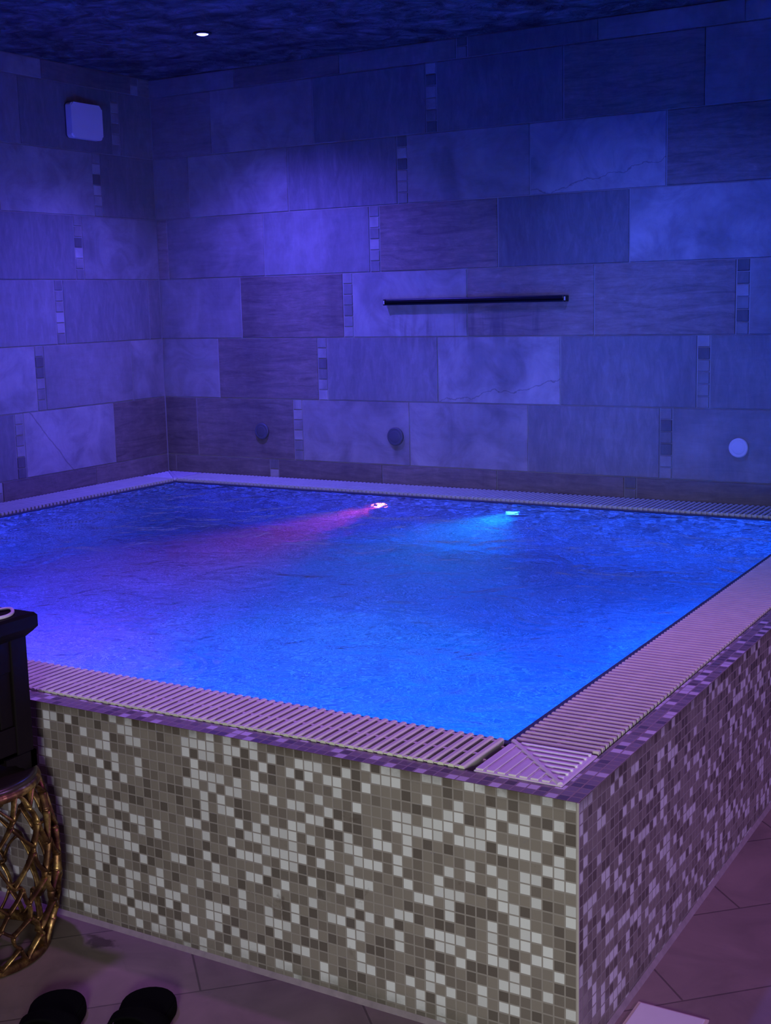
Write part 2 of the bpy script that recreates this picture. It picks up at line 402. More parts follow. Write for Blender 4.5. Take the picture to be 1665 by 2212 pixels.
# back wall, y = W, seen from -y
bm = tiled_wall('wall_back', -L, XR, strip_back, BACK, lambda s, z, d: Vector((s, W-d+.004, z)), 1)
box(bm, -L-.1, XR+.1, W+.004, W+.12, 0, ZC, mat=1)
structure('wall_back', bm, [STONE, GROUT])
# left wall, x = -L, seen from +x
bm = tiled_wall('wall_left', -3.6, W, strip_left, LEFT, lambda s, z, d: Vector((-L+d-.004, s, z)), 1)
box(bm, -L-.12, -L-.004, YF, W+.12, 0, ZC, mat=1)
structure('wall_left', bm, [STONE, GROUT])
bm = bmesh.new(); box(bm, -L-.12, XR+.1, YF, W+.12, ZC, ZC+.1); structure('ceiling', bm, CEIL)
bm = bmesh.new()                                      # floor with an opening for the sunken basin
for a in ((-L-.12, XR+.1, YF, .03), (-.03, XR+.1, .03, W+.12)): box(bm, a[0], a[1], a[2], a[3], -.1, 0)
structure('floor', bm, FLOOR)

# ------------------------------------------------------------------ the pool
pool = thing('plunge_pool', (-L/2, W/2, 0), 'raised square plunge pool clad in beige, brown and white glass mosaic', 'pool')
def uvbox(bm, x0, x1, y0, y1, z0, z1, faces, ox=0, oy=0, oz=0):
    """box whose chosen faces carry tile-count UVs; faces from '-x+x-y+y+z'"""
    uvl = bm.loops.layers.uv.verify()
    A = lambda v, o: (v-o)/P
    V = lambda x, y, z: Vector((x, y, z))
    if '-y' in faces: quad(bm, [V(x0, y0, z0), V(x1, y0, z0), V(x1, y0, z1), V(x0, y0, z1)], uvl, [(A(x0, ox), A(z0, oz)), (A(x1, ox), A(z0, oz)), (A(x1, ox), A(z1, oz)), (A(x0, ox), A(z1, oz))])
    if '+y' in faces: quad(bm, [V(x1, y1, z0), V(x0, y1, z0), V(x0, y1, z1), V(x1, y1, z1)], uvl, [(A(x1, ox)+300, A(z0, oz)), (A(x0, ox)+300, A(z0, oz)), (A(x0, ox)+300, A(z1, oz)), (A(x1, ox)+300, A(z1, oz))])
    if '+x' in faces: quad(bm, [V(x1, y0, z0), V(x1, y1, z0), V(x1, y1, z1), V(x1, y0, z1)], uvl, [(A(y0, oy)+500, A(z0, oz)), (A(y1, oy)+500, A(z0, oz)), (A(y1, oy)+500, A(z1, oz)), (A(y0, oy)+500, A(z1, oz))])
    if '-x' in faces: quad(bm, [V(x0, y1, z0), V(x0, y0, z0), V(x0, y0, z1), V(x0, y1, z1)], uvl, [(A(y1, oy)+700, A(z0, oz)), (A(y0, oy)+700, A(z0, oz)), (A(y0, oy)+700, A(z1, oz)), (A(y1, oy)+700, A(z1, oz))])
    if '+z' in faces: quad(bm, [V(x0, y0, z1), V(x1, y0, z1), V(x1, y1, z1), V(x0, y1, z1)], uvl, [(A(x0, ox)+900, A(y0, oy)+900), (A(x1, ox)+900, A(y0, oy)+900), (A(x1, ox)+900, A(y1, oy)+900), (A(x0, ox)+900, A(y1, oy)+900)])
# outer walls (front one faces the viewer, side one faces right)
# the front face tile by tile: for each row from the top, the white tiles counted leftwards from the near corner
WHITE_TILES = [
    [0, 2, 6, 8, 9, 12, 13, 16, 17, 19, 31, 32, 34, 36, 38, 46, 48],
    [3, 16, 17, 18, 21, 24, 25, 26, 29, 31, 33, 34, 36, 37, 38, 39, 46, 47, 54, 56, 57],
    [1, 4, 6, 7, 10, 13, 19, 22, 23, 25, 27, 30, 34, 36, 37, 39, 45, 46, 49, 52, 57],
    [2, 4, 5, 7, 10, 11, 22, 26, 31, 38, 49, 50],
    [0, 7, 8, 9, 11, 12, 13, 15, 16, 20, 24, 30, 31, 33, 35, 36, 37, 38, 45, 48, 51, 52, 58],
    [1, 3, 4, 5, 6, 8, 9, 10, 12, 13, 14, 15, 16, 23, 26, 27, 29, 33, 34, 36, 38, 39, 45, 48, 50, 54, 57, 58],
    [1, 2, 15, 18, 22, 24, 25, 35, 37, 47, 49, 58],
    [0, 1, 3, 4, 7, 9, 15, 17, 18, 21, 26, 27, 30, 34, 35, 37, 49, 51, 53],
    [4, 6, 9, 11, 16, 20, 21, 23, 25, 27, 28, 29, 31, 33, 37, 52, 53, 54, 57],
    [0, 3, 6, 7, 12, 16, 18, 19, 20, 23, 27, 30, 31, 32, 38, 39, 47, 48, 50, 51, 54, 55],
    [0, 5, 6, 10, 11, 12, 15, 21, 24, 26, 27, 28, 29, 30, 34, 37, 43, 45, 46, 50, 52, 54, 56],
    [4, 5, 11, 13, 14, 19, 20, 21, 27, 28, 31, 32, 33, 43, 45, 48, 49, 52, 56],
    [3, 4, 7, 11, 22, 25, 30, 37, 47, 48, 49, 50, 54, 56],
    [2, 4, 5, 7, 15, 16, 20, 28, 31, 32, 36, 40, 41, 46, 47, 51, 53],
    [2, 3, 7, 10, 11, 12, 13, 17, 19, 21, 25, 29, 35, 36, 45, 50, 51, 52, 53],
    [1, 4, 6, 7, 9, 11, 12, 16, 20, 22, 23, 27, 33, 38, 43, 48, 50, 51, 54, 55],
    [5, 10, 16, 20, 21, 27, 30, 33, 40, 43, 44, 46, 47, 51, 54],
    [2, 4, 5, 6, 13, 21, 25, 28, 29, 30, 35, 36, 37, 41, 42, 44, 47, 49, 52],
    [0, 8, 12, 13, 20, 29, 36, 37, 40, 42, 47, 52, 54],
    [5, 6, 8, 11, 13, 15, 19, 20, 26, 27, 34, 36, 39, 44, 45, 46, 48, 49],
    [12, 14, 17, 24, 31, 32, 33, 37, 40, 41, 43, 47, 54, 55, 56],
    [9, 12, 14, 16, 17, 23, 24, 28, 29, 33, 35, 38, 41, 43, 44, 46, 52, 53],
    [12, 27, 38, 40]]
bm = bmesh.new(); uvl = bm.loops.layers.uv.verify(); gl_ = bm.verts.layers.float_color.new('glaze'); rg = random.Random(3)
for m in range(24):
    for n in range(-1, 167):
        x1, x0 = min(0, -(n+.15)*P), max(-L+.014, -(n+1.15)*P); zt_, zb_ = min(H, H-(m-.23)*P), max(0, H-(m+.77)*P)
        if x1-x0 < 1e-4 or zt_-zb_ < 1e-4: continue
        fc = quad(bm, [Vector((x, 0, z)) for x, z in ((x0, zb_), (x1, zb_), (x1, zt_), (x0, zt_))], uvl,
                  [(x/P+.15, (z-H)/P-.23) for x, z in ((x0, zb_), (x1, zb_), (x1, zt_), (x0, zt_))])
        v = .1 if (m < len(WHITE_TILES) and n in WHITE_TILES[m]) else rg.uniform(.26, .99)
        for q in fc.verts: q[gl_] = (v if n < 60 else 0, 0, 0, 1)
uvbox(bm, -L+.014, 0, 0, G1, H-.12, H, ('+y',), oz=H)
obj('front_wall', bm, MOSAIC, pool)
bm = bmesh.new(); uvbox(bm, -G1, 0, 0, W-.014, 0, H, ('+x',), oz=H); uvbox(bm, -G1, 0, 0, W-.014, H-.12, H, ('-x',), oz=H)
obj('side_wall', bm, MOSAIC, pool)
bm = bmesh.new(); uvbox(bm, -L+.014, 0, 0, G1, H-.004, H+.0005, ('+z',)); uvbox(bm, -G1, 0, G1, W-.014, H-.004, H+.0005, ('+z',))
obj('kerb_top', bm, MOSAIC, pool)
bm = bmesh.new(); box(bm, -.0035, .0012, -.0012, .0035, 0, H, .001)
obj('corner_trim', bm, plain('grout_edge', (.36, .32, .29), .7), pool)
bm = bmesh.new()                      # bead of sealant where the walls meet the floor
A = [(-L+.014, 0, .010), (-L+.014, -.007, .0), (-L+.014, 0, 0)]; B = [(0, 0, .010), (.007, -.007, 0), (0, 0, 0)]; C_ = [(0, W-.014, .010), (.007, W-.014, 0), (0, W-.014, 0)]
R_ = [[bm.verts.new(p) for p in r] for r in (A, B, C_)]
for a, b in zip(R_, R_[1:]):
    for i in range(3): bm.faces.new((a[i], a[(i+1) % 3], b[(i+1) % 3], b[i]))
bmesh.ops.recalc_face_normals(bm, faces=bm.faces)
obj('base_sealant', bm, plain('sealant', (.20, .165, .155), .8, nscale=40, var=.4), pool)
# overflow channel under the gratings
bm = bmesh.new(); zc = H-.13
E0 = .014
for a in ((-L+E0, -G1, G1, G2), (-G2, -G1, G2, W-G2), (-L+E0, -G1, W-G2, W-E0), (-L+E0, -L+G2, G2, W-G2)): box(bm, a[0], a[1], a[2], a[3], zc-.03, zc)
ld = .016; zl = H-.0205
for a in ((-L+E0, -G1, G1, G1+ld), (-L+G2-ld, -G2+ld, G2-ld, G2), (-L+E0, -G1, W-E0-ld, W-E0), (-L+G2-ld, -G2+ld, W-G2, W-G2+ld),
          (-L+E0, -L+E0+ld, G1+ld, W-E0-ld), (-L+G2-ld, -L+G2, G2, W-G2), (-G1-ld, -G1, G1+ld, W-E0-ld), (-G2, -G2+ld, G2, W-G2)):
    box(bm, a[0], a[1], a[2], a[3], zc, zl)
obj('overflow_channel', bm, DARK, pool)
bm = bmesh.new(); zt = H-.006; z0 = H-.14
for a in ((-L+G2, -G2, G2, G2+LIP), (-L+G2, -G2, W-G2-LIP, W-G2), (-L+G2, -L+G2+LIP, G2+LIP, W-G2-LIP), (-G2-LIP, -G2, G2+LIP, W-G2-LIP)):
    box(bm, a[0], a[1], a[2], a[3], z0, zt, .003)
obj('overflow_rim', bm, LIPM, pool)
bm = bmesh.new(); T_ = .018; ZR = H-.02          # basin: a tiled tub with wall thickness
uvbox(bm, BX0-T_, BX0, BY0, BY1, BZ, ZR, ('+x',)); uvbox(bm, BX1, BX1+T_, BY0, BY1, BZ, ZR, ('-x',))
uvbox(bm, BX0, BX1, BY0-T_, BY0, BZ, ZR, ('+y',)); uvbox(bm, BX0, BX1, BY1, BY1+T_, BZ, ZR, ('-y',))
uvbox(bm, BX0, BX1, BY0, BY1, BZ-.01, BZ, ('+z',))
I_ = [(BX0, BY0), (BX1, BY0), (BX1, BY1), (BX0, BY1)]; O_ = [(BX0-T_, BY0-T_), (BX1+T_, BY0-T_), (BX1+T_, BY1+T_), (BX0-T_, BY1+T_)]
for k in range(4):
    a, b, c, d = I_[k], I_[(k+1) % 4], O_[(k+1) % 4], O_[k]
    quad(bm, [Vector((*d, ZR)), Vector((*c, ZR)), Vector((*b, ZR)), Vector((*a, ZR))])
    quad(bm, [Vector((*d, BZ-T_)), Vector((*c, BZ-T_)), Vector((*c, ZR)), Vector((*d, ZR))])
quad(bm, [Vector((*q, BZ-T_)) for q in O_[::-1]])
bmesh.ops.remove_doubles(bm, verts=bm.verts, dist=1e-5)
obj('basin', bm, MOSAIC_POOL, pool)

bm = bmesh.new()
bmesh.ops.create_grid(bm, x_segments=40, y_segments=36, size=.5, matrix=Matrix.Translation(((BX0+BX1)/2, (BY0+BY1)/2, WZ)) @ Matrix.Diagonal((BX1-BX0+.002, BY1-BY0+.002, 1, 1)))
tag(obj('pool_water', bm, WATER), 'clear rippling water lit blue and violet, filling the mosaic pool', 'water')

# ------------------------------------------------------------------ overflow gratings
SL = G2-G1-.004; SLW = G2-.006   # slats by the walls have no kerb behind them
TOP = H+.006
def grating(name, axis, lo, hi, c0, label, group='overflow gratings round the pool', SL=SL):
    """axis: direction the run goes; slats lie across it from c0 to c0+SL"""
    root = thing(name, ((lo+hi)/2, c0+SL/2, H) if axis == 'x' else (c0+SL/2, (lo+hi)/2, H), label, 'grating', group)
    n = int((hi-lo)/P); bm = bmesh.new()
    hw = .0063
    prof = [(-hw*.7, TOP-.026), (hw*.7, TOP-.026), (hw, TOP-.003), (hw*.6, TOP), (-hw*.6, TOP), (-hw, TOP-.003)]
    for i in range(n):
        c = lo+(i+.5)*(hi-lo)/n
        ends = []
        for e in (c0+.002, c0+SL-.002):
            ends.append([bm.verts.new((c+a, e, z) if axis == 'x' else (e, c+a, z)) for a, z in prof])
        A, B = ends
        for k in range(6):
            q = (A[k], A[(k+1) % 6], B[(k+1) % 6], B[k]); bm.faces.new(q)
        bm.faces.new(A[::-1]); bm.faces.new(B)
    bmesh.ops.recalc_face_normals(bm, faces=bm.faces)
    obj('slats', bm, CREAM, root)
    for fr in (.06, .48, .94):                # rods that thread the slats, each with its spacers
        e = c0+SL*fr; rod = bmesh.new()
        cyl(rod, (lo, e, TOP-.017) if axis == 'x' else (e, lo, TOP-.017), (hi, e, TOP-.017) if axis == 'x' else (e, hi, TOP-.017), .004, n=8)
        for i in range(n-1):
            cc = lo+(i+1)*(hi-lo)/n; q = P/2-hw*.9
            a = (cc-q, cc+q, e-.004, e+.004) if axis == 'x' else (e-.004, e+.004, cc-q, cc+q)
            box(rod, *a, TOP-.017, TOP-.004)
        obj('connecting_rod', rod, CREAM, root)
    return root
CW = SL+.004
grating('grating', 'x', -L+.002, -G2-.012, G1+.002, 'cream slatted overflow grating along the near front edge of the pool')
grating('grating', 'y', G2+.001, W-G2-.004, -G1-SL-.002, 'cream slatted overflow grating along the right edge of the pool')
grating('grating', 'x', -L+G2+.002, -G1-.002, W-SLW-.004, 'violet-lit slatted overflow grating along the back stone wall', SL=SLW)
grating('grating', 'y', G2+.012, W-G2-.002, -L+.004, 'violet-lit slatted overflow grating along the left stone wall', SL=SLW)
def corner_piece(x0, x1, y0, y1, sx, sy, label):
    """square plate with ribs running to a raised mitre from the inner to the outer corner; sx, sy point outwards"""
    root = thing('corner_plate', ((x0+x1)/2, (y0+y1)/2, H), label, 'grating corner', 'mitred corner plates of the grating')
    bm = bmesh.new(); box(bm, x0, x1, y0, y1, TOP-.014, TOP-.0035, .003); obj('plate', bm, CREAM2, root)
    S = x1-x0
    P0 = lambda u, v: (x0+u*S if sx > 0 else x1-u*S, y0+v*S if sy > 0 else y1-v*S)   # u, v run outwards from the inner corner
    n = 8
    for i in range(n):
        c = (i+.5)/n
        # ribs of the half beside the front run: across y, ribs of the other half: across x
        a, b = P0(c-.044, min(c+.075, .96)), P0(c+.044, .975)
        ra = bmesh.new(); rb = bmesh.new()
        if c < .9: box(ra, min(a[0], b[0]), max(a[0], b[0]), min(a[1], b[1]), max(a[1], b[1]), TOP-.006, TOP, .0012)
        a, b = P0(min(c+.065, .95), c-.02), P0(.945, c+.02)
        if c < .9: box(rb, min(a[0], b[0]), max(a[0], b[0]), min(a[1], b[1]), max(a[1], b[1]), TOP-.006, TOP+.001, .0012); obj('rib', ra, CREAM2, root); obj('rib', rb, WHITEP, root)

    m = bmesh.new(); a, b = P0(.01, .01), P0(.97, .97)
    tube(m, [(a[0], a[1], TOP-.004), (b[0], b[1], TOP-.004)], .006, n=8); obj('mitre_rib', m, CREAM2, root)
    return root
S_ = SL-.0
corner_piece(-G1-.002-S_, -G1-.002, G1+.002, G1+.002+S_, 1, -1, 'ribbed pinkish corner plate of the grating at the near pool corner')
corner_piece(-L+.004, -L+.004+SLW, W-.004-SLW, W-.004, -1, 1, 'small violet corner plate of the grating at the far corner of the room')

# ------------------------------------------------------------------ underwater lights on the back basin wall
def uw_light(x, z, lens, label):
    root = thing('underwater_light', (x, BY1, z), label, 'light', 'underwater lights')
    b = bmesh.new(); lathe(b, [(.05, -.0005), (.05, -.010), (.044, -.014), (.0275, -.014), (.0275, -.006)], (x, BY1, z), 'Y', 32); obj('rim', b, ENDM, root, True)
    b = bmesh.new(); lathe(b, [(.026, -.004), (.025, -.011), (.017, -.015), (.003, -.017)], (x, BY1, z), 'Y', 32); obj('lens', b, lens, root, True)
uw_light(-2.17, .262, emit('red_lens', (1, .16, .15), 16), 'glowing red-pink round underwater light in the far pool wall')
uw_light(-1.509, .300, emit('cyan_lens', (.07, .55, .9), 8), 'glowing cyan-white round underwater light in the far pool wall')

# ------------------------------------------------------------------ things on the walls and ceiling
root = thing('ceiling_downlight', (-2.7, 2.505, ZC), 'small glowing blue-white recessed downlight in the dark ceiling', 'light')
b = bmesh.new(); lathe(b, [(.040, 0), (.040, -.004), (.036, -.007), (.027, -.007), (.025, -.002)], (-2.7, 2.505, ZC), 'Z', 32); obj('trim_ring', b, GREYM, root, True)
b = bmesh.new(); lathe(b, [(.025, -.002), (.024, -.007), (.016, -.010), (.003, -.011)], (-2.7, 2.505, ZC), 'Z', 32); obj('lens', b, emit('downlight_lens', (.14, .14, 1), 9), root, True)

root = thing('wall_box', (-L, 2.737, 2.236), 'small white rounded plastic box high on the left stone wall', 'wall box')
def rbox(y0, y1, z0, z1, x0, x1, r, mat, name, bev):
    b = bmesh.new(); pts = []
    for cy, cz, a0 in ((y1-r, z1-r, 0), (y0+r, z1-r, 90), (y0+r, z0+r, 180), (y1-r, z0+r, 270)):
        for k in range(7):
            a = math.radians(a0+15*k); pts.append((cy+r*math.cos(a), cz+r*math.sin(a)))
    A = [b.verts.new((x0, y, z)) for y, z in pts]; B = [b.verts.new((x1, y, z)) for y, z in pts]
    m = len(pts); b.faces.new(A[::-1]); top = b.faces.new(B)
    for i in range(m): b.faces.new((A[i], A[(i+1) % m], B[(i+1) % m], B[i]))
    bmesh.ops.bevel(b, geom=list(top.edges), offset=bev, segments=3, affect='EDGES')
    bmesh.ops.recalc_face_normals(b, faces=b.faces)
    return obj(name, b, mat, root)
rbox(2.634, 2.838, 2.156, 2.312, -L, -L+.012, .016, GREYP, 'back_plate', .002)
rbox(2.632, 2.841, 2.154, 2.315, -L+.010, -L+.045, .018, WHITEP, 'cover', .006)

root = thing('waterfall_spout', (-1.818, W, 1.357), 'long dark horizontal spout bar across the back stone wall', 'spout')
b = bmesh.new(); box(b, -2.262, -1.374, W-.030, W+.002, 1.343, 1.371, .005); obj('bar', b, GREYM, root)
b = bmesh.new(); box(b, -2.262, -1.374, W-.034, W-.029, 1.351, 1.357, .001); obj('slot', b, BLACK, root)
for a, c in ((-2.273, -2.262), (-1.374, -1.362)):
    b = bmesh.new(); box(b, a, c, W-.032, W+.002, 1.343, 1.371, .003); e = obj('end_cap', b, GREYM, root)
    b = bmesh.new(); box(b, a+.003, c-.002, W-.0335, W-.0315, 1.349, 1.365, .0008); obj('cap_insert', b, ENDM, e)
def disc(x, z, r, mat, label):
    root = thing('wall_disc', (x, W, z), label, 'wall disc', 'round covers low on the back wall')
    b = bmesh.new(); lathe(b, [(r, .002), (r, -.008), (r*.93, -.012), (r*.86, -.012)], (x, W, z), 'Y', 36); obj('rim', b, mat, root, True)
    b = bmesh.new(); lathe(b, [(r*.86, -.006), (r*.84, -.011), (r*.5, -.013), (.001, -.0135)], (x, W, z), 'Y', 36); obj('cover', b, mat, root, True)
disc(-3.012, .733, .041, GREYP, 'dark round wall cover nearest the room corner, low on the back wall')
disc(-2.237, .731, .043, GREYP, 'dark round wall cover below the left end of the long spout bar')
disc(-.617, .738, .040, LIGHTP, 'pale round wall cover low on the back wall at the right')

# ------------------------------------------------------------------ gold stool, lantern
SC = Vector((-1.297, -.212, 0)); SH = .402
stool = thing('garden_stool', (SC.x, SC.y, 0), 'gold openwork drum stool beside the pool front wall', 'stool')
def srad(z):
    t = z/SH; return .143+.042*math.sin(PI*min(1, max(0, t)))**.85+.004*(1-t)
def spt(a, z, k=0): r = srad(z)-.009+k; return Vector((SC.x+r*math.cos(a), SC.y+r*math.sin(a), z))
rnd = random.Random(11)
NC, NR = 15, 5
nodes = {}
# jittered honeycomb wrapped round the drum
zlo, zhi = .022, SH-.03
hstep = (zhi-zlo)/(NR*1.0)
for j in range(NR*2+2):
    for i in range(NC):
        row = j//2; a = (i+(.5 if row % 2 else 0))
        # zigzag vertex rows
        kk = (j+1)//2
        a = i+(.5 if kk % 2 else 0)
        z = zlo+(zhi-zlo)*(j/(NR*2+1))
        z += (.012 if j % 2 else -.012)*.6
        jit = 0 if j in (0, NR*2+1) else 1
        nodes[(i, j)] = ((a+rnd.uniform(-.2, .2)*jit)*2*PI/NC, z+rnd.uniform(-.013, .013)*jit)
edges = []
for j in range(NR*2+1):
    for i in range(NC):
        if j % 2 == 1: edges.append(((i, j), (i, j+1)))
        else:
            kk = (j+1)//2; k2 = (j+2)//2
            if kk % 2: edges += [((i, j), (i, j+1)), ((i, j), ((i+1) % NC, j+1))]
            else: edges += [((i, j), (i, j+1)), ((i, j), ((i-1) % NC, j+1))]
b = bmesh.new()
up = lambda p: Vector((p.x-SC.x, p.y-SC.y, 0)).normalized()
for e0, e1 in edges:
    if rnd.random() < .02 and 2 < e0[1] < NR*2-1: continue
    (a0, z0_), (a1, z1_) = nodes[e0], nodes[e1]
    while a1-a0 > PI: a1 -= 2*PI
    while a1-a0 < -PI: a1 += 2*PI
    bow = rnd.uniform(-.04, .04)
    pts = []; rr = []
    for k in range(7):
        t = k/6; w = math.sin(PI*t)
        pts.append(spt(a0+(a1-a0)*t+bow*w, z0_+(z1_-z0_)*t+bow*.1*w)); rr.append(1.22-.28*w)
    tube(b, pts, rr, n=8, flat=(up, .0080, .0034))
for (i, j), (a, z) in nodes.items():
    q = spt(a, z); d = up(q)
    M = Matrix.Translation(q) @ d.to_track_quat('X', 'Z').to_matrix().to_4x4() @ Matrix.Diagonal((.0082, .0046, .0046, 1))
    bmesh.ops.create_icosphere(b, subdivisions=2, radius=1, matrix=M)
bmesh.ops.recalc_face_normals(b, faces=b.faces)
obj('lattice', b, GOLD, stool, True)
b = bmesh.new(); tube(b, [spt(2*PI*i/48, .012, 0) for i in range(48)], 1, n=10, closed=True, flat=(up, .010, .012)); obj('base_ring', b, GOLD, stool, True)
b = bmesh.new(); tube(b, [spt(2*PI*i/48, SH-.022, 0) for i in range(48)], 1, n=10, closed=True, flat=(up, .011, .011)); obj('top_ring', b, GOLD, stool, True)
b = bmesh.new(); R = .148; lathe(b, [(R-.02, SH-.024), (R-.003, SH-.02), (R, SH-.010), (R-.004, SH-.002), (R-.012, SH), (.002, SH)], (SC.x, SC.y, 0), 'Z', 64); obj('seat_plate', b, STOOLTOP, stool, True)

lan = thing('lantern', (SC.x, SC.y, SH), 'black wooden lantern with overhanging cap and white rope, standing on gold stool', 'lantern')
hx = .102; z0 = SH; zt = .690; ZCAP = .738
def post(sx, sy):
    b = bmesh.new(); x, y = SC.x+sx*(hx-.0375), SC.y+sy*(hx-.0375); x, y = SC.x+sx*(hx-.0225), SC.y+sy*(hx-.0225)
    box(b, x-.0225, x+.0225, y-.0225, y+.0225, z0+.022, zt, .003); p = obj('post', b, WOOD, lan)
    b = bmesh.new()                       # bracket foot: splayed block with a cut-away curve
    for (ax, ay) in ((1, 0), (0, 1)):
        prof = [(0, 0), (.034, 0), (.040, .006), (.050, .010), (.060, .018), (.085, .024), (.085, .036), (0, .036)]
        vs = []
        for d in (0, .016):
            ring = []
            for u, v in prof:
                if ax: px, py = SC.x+sx*(hx+.003-u), SC.y+sy*(hx+.003-d)
                else: px, py = SC.x+sx*(hx+.003-d), SC.y+sy*(hx+.003-u)
                ring.append(b.verts.new((px, py, z0+v+.001)))
            vs.append(ring)
        A, B = vs; m = len(prof); b.faces.new(A); b.faces.new(B[::-1])
        for i in range(m): b.faces.new((A[i], A[(i+1) % m], B[(i+1) % m], B[i]))
    bmesh.ops.recalc_face_normals(b, faces=b.faces); obj('foot', b, WOOD, p)
for sx in (-1, 1):
    for sy in (-1, 1): post(sx, sy)
b = bmesh.new(); box(b, SC.x-hx+.004, SC.x+hx-.004, SC.y-hx+.004, SC.y+hx-.004, z0+.03, z0+.045, .002); obj('floor_board', b, WOOD, lan)
for i, (sx, sy) in enumerate(((1, 0), (-1, 0), (0, 1), (0, -1))):
    for zz0, zz1, nm in ((z0+.030, z0+.100, 'bottom_rail'), (zt-.07, zt, 'top_rail')):
        b = bmesh.new()
        if sx: box(b, SC.x+sx*(hx-.012)-.008, SC.x+sx*(hx-.012)+.008, SC.y-hx+.04, SC.y+hx-.04, zz0, zz1, .002)
        else: box(b, SC.x-hx+.04, SC.x+hx-.04, SC.y+sy*(hx-.012)-.008, SC.y+sy*(hx-.012)+.008, zz0, zz1, .002)
        obj(nm, b, WOOD, lan)
    for q in (-1, 1):                     # inner stiles narrow the opening
        b = bmesh.new()
        if sx: box(b, SC.x+sx*(hx-.014)-.006, SC.x+sx*(hx-.014)+.006, SC.y+q*.041-.018, SC.y+q*.041+.018, z0+.1, zt-.07, .002)
        else: box(b, SC.x+q*.041-.018, SC.x+q*.041+.018, SC.y+sy*(hx-.014)-.006, SC.y+sy*(hx-.014)+.006, z0+.1, zt-.07, .002)
        obj('stile', b, WOOD, lan)
    b = bmesh.new()
    if sx: box(b, SC.x+sx*(hx-.022)-.0015, SC.x+sx*(hx-.022)+.0015, SC.y-.05, SC.y+.05, z0+.09, zt-.06)
    else: box(b, SC.x-.05, SC.x+.05, SC.y+sy*(hx-.022)-.0015, SC.y+sy*(hx-.022)+.0015, z0+.09, zt-.06)
    obj('glass_pane', b, GLASS, lan)
b = bmesh.new(); c = hx+.018
rings = []
for e, z in ((hx-.002, zt-.004), (hx+.002, zt), (hx+.010, zt+.008), (c, zt+.018), (c, ZCAP-.006), (c-.005, ZCAP), ):
    rings.append([b.verts.new((SC.x+a*e, SC.y+q*e, z)) for a, q in ((1, 1), (-1, 1), (-1, -1), (1, -1))])
for A, B in zip(rings, rings[1:]):
    for i in range(4): b.faces.new((A[i], A[(i+1) % 4], B[(i+1) % 4], B[i]))
b.faces.new(rings[0][::-1]); b.faces.new(rings[-1])
bmesh.ops.recalc_face_normals(b, faces=b.faces); obj('cap', b, WOOD, lan)
b = bmesh.new()
pts = [(-1.40, -.21), (-1.33, -.19), (-1.28, -.165), (-1.254, -.135), (-1.246, -.117), (-1.236, -.110), (-1.222, -.118), (-1.207, -.132), (-1.197, -.148), (-1.193, -.165), (-1.196, -.183), (-1.210, -.205), (-1.25, -.235), (-1.31, -.25), (-1.36, -.245)]
cr = []                                  # smooth the loop
for i in range(len(pts)-1):
    p0, p1, p2, p3 = (Vector((*pts[max(0, min(len(pts)-1, i+k))], 0)) for k in (-1, 0, 1, 2))
    for s in range(5):
        t = s/5; cr.append(.5*((2*p1)+(p2-p0)*t+(2*p0-5*p1+4*p2-p3)*t*t+(3*p1-p0-3*p2+p3)*t**3))
tube(b, [(v.x, v.y, ZCAP+.004) for v in cr], .0038, n=10); obj('rope_handle', b, ROPE, lan, True)

# ------------------------------------------------------------------ black slides on the floor
def slide(x, y, rot, label):
    """toe centre at x, y; local +y is the toe direction"""
    root = thing('slide_sandal', (x, y, 0), label, 'sandal', 'black slide sandals', rot)
    def outline(s):
        pts = []
        for k in range(13): a = PI*k/12; pts.append((.055*s*math.cos(a), .058*s*math.sin(a)))
        for yy, w in ((-.05, .050), (-.10, .043), (-.15, .041), (-.19, .039)): pts.append((-w*s, yy))
        for k in range(1, 12): a = PI+PI*k/12; pts.append((.036*s*math.cos(a), -.195+.04*s*math.sin(a)))
        for yy, w in ((-.19, .039), (-.15, .041), (-.10, .043), (-.05, .050)): pts.append((w*s, yy))
        return pts
    def loft(levels, mat, nm):
        b = bmesh.new(); rings = [[b.verts.new((px, py, z)) for px, py in outline(s)] for s, z in levels]
        m = len(rings[0])
        for A, B in zip(rings, rings[1:]):
            for i in range(m): b.faces.new((A[i], A[(i+1) % m], B[(i+1) % m], B[i]))
        b.faces.new(rings[0][::-1]); b.faces.new(rings[-1]); bmesh.ops.recalc_face_normals(b, faces=b.faces)
        return obj(nm, b, mat, root, True, local=True)
    loft([(.93, .0), (.98, .003), (1, .012), (.99, .022), (.95, .027)], BLACK, 'sole')
    loft([(.93, .0265), (.92, .029), (.88, .030)], BLACKF, 'footbed')
    b = bmesh.new(); rows = []
    for off in (0, .004):
        for i in range(7):
            yy = -.052-.07*i/6; rows.append([])
            wv = .0555-.006*(i/6); hv = .042+.014*(i/6)
            for k in range(17):
                a = PI*k/16; c_, s_ = math.cos(a), math.sin(a)
                rows[-1].append(b.verts.new(((wv+off)*c_, yy-.012*s_*(1-i/6), .008+(hv+off)*s_**.8)))
    def strip(A, B):
        for k in range(16): b.faces.new((A[k], A[k+1], B[k+1], B[k]))
    for i in range(6): strip(rows[i], rows[i+1]); strip(rows[7+i+1], rows[7+i])
    strip(rows[7], rows[0]); strip(rows[6], rows[13])
    for k in (0, 16):
        for i in range(6): b.faces.new((rows[i][k], rows[i+1][k], rows[7+i+1][k], rows[7+i][k]))
    bmesh.ops.recalc_face_normals(b, faces=b.faces); obj('strap', b, BLACKF, root, True, local=True)
    return root
slide(-.800, -.234, math.radians(24), 'right one of two black slide sandals, nearer the pool wall')
slide(-.952, -.325, math.radians(30), 'left one of two black slide sandals, nearer the gold stool')

